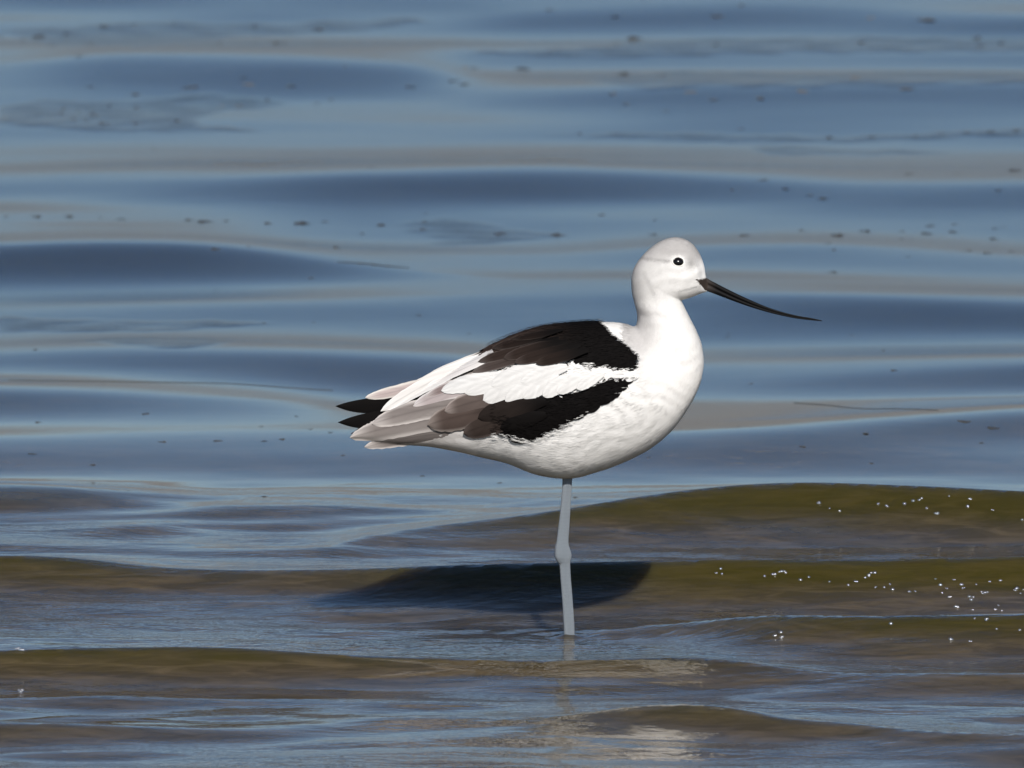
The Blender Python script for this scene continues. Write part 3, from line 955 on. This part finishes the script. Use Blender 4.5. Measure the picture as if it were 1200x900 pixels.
SPOTS = [(46, 43, 26), (80, 40, 14), (26, 47, 10), (124, 31, 18), (158, 29, 14), (205, 26, 10), (300, 30, 12), (372, 35, 18), (327, 51, 20), (256, 50, 10), (94, 66, 12),
         (0, 43, 14), (60, 53, 12), (105, 52, 14), (140, 110, 0), (107, 102, 12), (128, 124, 12), (160, 111, 14), (75, 127, 9), (70, 133, 10), (92, 130, 9), (44, 135, 8),
         (110, 134, 14), (122, 145, 16), (100, 141, 10), (85, 140, 9), (160, 145, 12), (208, 142, 14), (225, 102, 18), (160, 126, 10), (388, 117, 12), (371, 121, 10),
         (312, 117, 10), (180, 174, 7), (8, 254, 9), (42, 254, 18), (79, 254, 16), (117, 255, 8), (142, 257, 13), (222, 258, 14), (240, 260, 26), (264, 259, 14), (315, 262, 14),
         (352, 262, 30), (380, 260, 12), (435, 196, 9), (404, 78, 10), (555, 80, 14), (531, 95, 16), (610, 81, 30), (645, 12, 12), (755, 2, 9), (720, 20, 14), (745, 45, 26),
         (480, 102, 14), (545, 99, 18), (498, 250, 6), (498, 260, 9), (496, 269, 12), (445, 264, 18), (424, 274, 9), (585, 274, 22), (657, 276, 26), (766, 275, 14), (705, 252, 16),
         (767, 258, 9), (678, 157, 10), (730, 87, 30), (775, 88, 14), (870, 6, 14), (840, 19, 24), (1145, 44, 16), (1148, 54, 16), (1175, 51, 14), (840, 53, 14), (813, 54, 10),
         (950, 54, 9), (1010, 50, 16), (868, 151, 10), (973, 161, 14), (1022, 161, 12), (1073, 160, 10), (1104, 157, 8), (1133, 156, 12), (1160, 154, 14), (1190, 153, 14),
         (895, 211, 16), (920, 221, 14), (858, 223, 10), (950, 229, 10), (967, 233, 16), (1066, 204, 12), (1123, 203, 7), (1190, 200, 22), (1170, 223, 12), (940, 270, 10),
         (980, 276, 26), (1013, 271, 18), (1057, 271, 12), (1089, 265, 18), (1083, 274, 22), (1114, 272, 20), (1119, 263, 10), (1166, 268, 10), (1176, 266, 7), (1163, 280, 18),
         (1057, 280, 9), (1067, 281, 6), (873, 276, 18), (970, 285, 9), (978, 293, 10), (1064, 301, 9), (1134, 294, 11), (1157, 297, 14), (1186, 295, 10), (975, 319, 14),
         (853, 391, 5), (853, 395, 7), (998, 393, 7), (1035, 411, 9), (1048, 434, 11), (880, 450, 7), (1014, 508, 14), (940, 524, 12), (1130, 494, 22), (1163, 502, 22),
         (865, 500, 8), (1150, 519, 9), (43, 410, 9), (120, 450, 6), (170, 485, 14), (45, 495, 10), (190, 518, 12), (255, 517, 14), (310, 517, 12), (330, 515, 12), (347, 488, 9),
         (306, 500, 8), (363, 503, 8), (387, 507, 9), (36, 532, 12), (108, 545, 10), (365, 326, 9), (490, 370, 10), (550, 391, 8), (253, 292, 14), (290, 289, 8), (395, 290, 14),
         (310, 379, 8), (367, 378, 8), (495, 558, 10), (585, 566, 9), (675, 583, 9), (388, 507, 8), (402, 534, 10), (150, 575, 6), (310, 582, 10), (1020, 543, 9), (760, 536, 8)]
for u, v, w in SPOTS:
    if w:
        scrap('weed_scrap', WEED, u, v, w * .86, 'small dark scrap of weed floating on the blue water behind the bird', 'dark weed scraps adrift on the open water', 'weed scrap')
TAN = [(112, 134, 11), (6, 138, 12), (260, 124, 12), (281, 124, 17), (220, 103, 16), (284, 91, 14), (292, 99, 24), (340, 101, 18), (940, 107, 28), (890, 115, 24), (935, 88, 0),
       (810, 108, 24), (835, 117, 20), (1085, 23, 40), (1020, 21, 22), (720, 110, 20), (735, 122, 16), (780, 130, 12), (545, 79, 20), (440, 66, 22), (1000, 91, 30), (1060, 104, 30)]
for u, v, w in TAN:
    if w:
        scrap('scum_flake', SCUM, u, v, w * .62, 'pale tan flake of scum floating far out on the dark swells', 'tan scum flakes on the far swells', 'scum flake', .55)


def streak(pts, half, m, label, name='scum_streak'):
    """a long thin raft of scum lying on the water"""
    P = catmull(np.array([on_water(u, v) for u, v in pts]), 10)
    V, Fc = [], []
    n = len(P)
    for i, p in enumerate(P):
        r = i / (n - 1)
        hw = half * (math.sin(math.pi * r) ** .6 + .05) * (1 + .35 * math.sin(i * 2.3) + .25 * math.sin(i * 5.1))
        for s in (-1, -.5, 0, .5, 1):
            x, y = p[0], p[1] + s * hw
            V.append((x, y, float(height(x, y)) + .0008 * (1 - s * s) - .0003))
    for i in range(n - 1):
        for k in range(4):
            o = i * 5 + k
            Fc.append((o, o + 5, o + 6, o + 1))
    o = make(name, V, Fc, m)
    tag(o, label, 'scum streak')
    return o


streak([(248, 192), (275, 192), (310, 193), (345, 190), (380, 190)], .022, mfoam, 'thin tan streak of scum on the far pale water, upper left')
streak([(585, 189), (620, 188.5), (650, 187.5), (690, 190)], .022, mfoam, 'short brownish scum streak on the pale water above the bird')
streak([(395, 307), (425, 309), (455, 312), (480, 314)], .012, mweed, 'dark weed streak on the water above the bird\'s back')
streak([(930, 472), (970, 475), (1010, 479), (1050, 479), (1100, 481)], .0035, mweed, 'long thin dark line of scum right of the bird\'s breast')
streak([(10, 445.5), (120, 447), (250, 449), (330, 454), (390, 458)], .0022, mweed, 'hair-thin dark scum line running towards the bird\'s tail')

# ---- bubbles that glint on the wave faces
mbub, nt, b = mat('bubble_film')
out = nt.nodes['Material Output']
gl = nd(nt, 'ShaderNodeBsdfGlossy'); gl.inputs['Roughness'].default_value = .22; gl.inputs['Color'].default_value = (1, 1, 1, 1)
tr = nd(nt, 'ShaderNodeBsdfTransparent')
mx = nd(nt, 'ShaderNodeMixShader'); mx.inputs[0].default_value = .30
nt.links.new(tr.outputs[0], mx.inputs[1]); nt.links.new(gl.outputs[0], mx.inputs[2]); nt.links.new(mx.outputs[0], out.inputs['Surface'])


def bubble_mesh(seed):
    rng = np.random.default_rng(seed)
    V, Fc = [], []
    for c in range(1 + seed % 3):
        cx, cy = (0, 0) if c == 0 else (rng.uniform(-1.8, 1.8), rng.uniform(-1, 1))
        R = 1 if c == 0 else rng.uniform(.45, .8)
        k0 = len(V)
        for i in range(9):
            a = math.pi * .5 * i / 8 * 1.15
            for k in range(16):
                bta = 2 * math.pi * k / 16
                V.append((cx + R * math.sin(a) * math.cos(bta), cy + R * math.sin(a) * math.sin(bta), R * math.cos(a)))
        Fc += [tuple(k0 + q for q in (i * 16 + k, (i + 1) * 16 + k, (i + 1) * 16 + (k + 1) % 16, i * 16 + (k + 1) % 16)) for i in range(8) for k in range(16)]
    me = bpy.data.meshes.new('bubble')
    me.from_pydata([tuple(v) for v in V], [], Fc)
    me.polygons.foreach_set('use_smooth', [True] * len(me.polygons))
    me.materials.append(mbub)
    return me


BUB = [bubble_mesh(s) for s in range(6)]
BS = [(960, 590), (972, 596), (984, 600), (1029, 592), (1039, 594), (1060, 591), (1070, 588), (1077, 587), (1080, 585), (1086, 597), (1099, 602), (1112, 583), (1136, 586), (1134, 594),
      (1164, 598), (1198, 610), (840, 672), (845, 668), (846, 674), (896, 677), (908, 674), (916, 671), (921, 672), (938, 680), (948, 678), (972, 682), (994, 687), (1002, 682), (1014, 678),
      (1018, 675), (1026, 689), (1025, 673), (1036, 689), (1046, 692), (1043, 686), (1072, 693), (1066, 694), (1096, 680), (1102, 686), (1110, 691), (1117, 680), (1112, 700), (1128, 690),
      (1127, 686), (1138, 704), (1150, 694), (1154, 695), (1144, 686), (1136, 700), (1140, 715), (1142, 726), (1156, 727), (1170, 710), (1174, 716), (1166, 715), (1192, 690), (1196, 696),
      (1190, 693), (1199, 692), (1114, 750), (1136, 752), (1168, 738), (1195, 739), (908, 746), (916, 748), (915, 742), (1044, 732), (1120, 712), (1104, 696), (1160, 682), (1172, 681)]
for u, v in BS:
    p = on_water(u, v)
    o = bpy.data.objects.new('bubble', random.choice(BUB)); COL.objects.link(o)
    r = random.choice((.0011, .0013, .0016, .0021))
    o.location = (p[0], p[1], p[2]); o.scale = (r, r, r); o.rotation_euler = (.25, 0, random.uniform(0, 6.28))
    tag(o, 'tiny glinting bubble on the olive waves right of the bird', 'bubble', 'glinting bubbles right of the bird')
for u, v in ((24, 762), (27, 764), (22, 760), (26, 809), (24, 811)):
    p = on_water(u, v)
    o = bpy.data.objects.new('bubble', random.choice(BUB)); COL.objects.link(o)
    o.location = tuple(p); o.scale = (.0018,) * 3; o.rotation_euler = (.25, 0, random.uniform(0, 6.28))
    tag(o, 'glinting bubble on the low waves at the far left, well left of the bird', 'bubble', 'bubbles on the left edge waves')
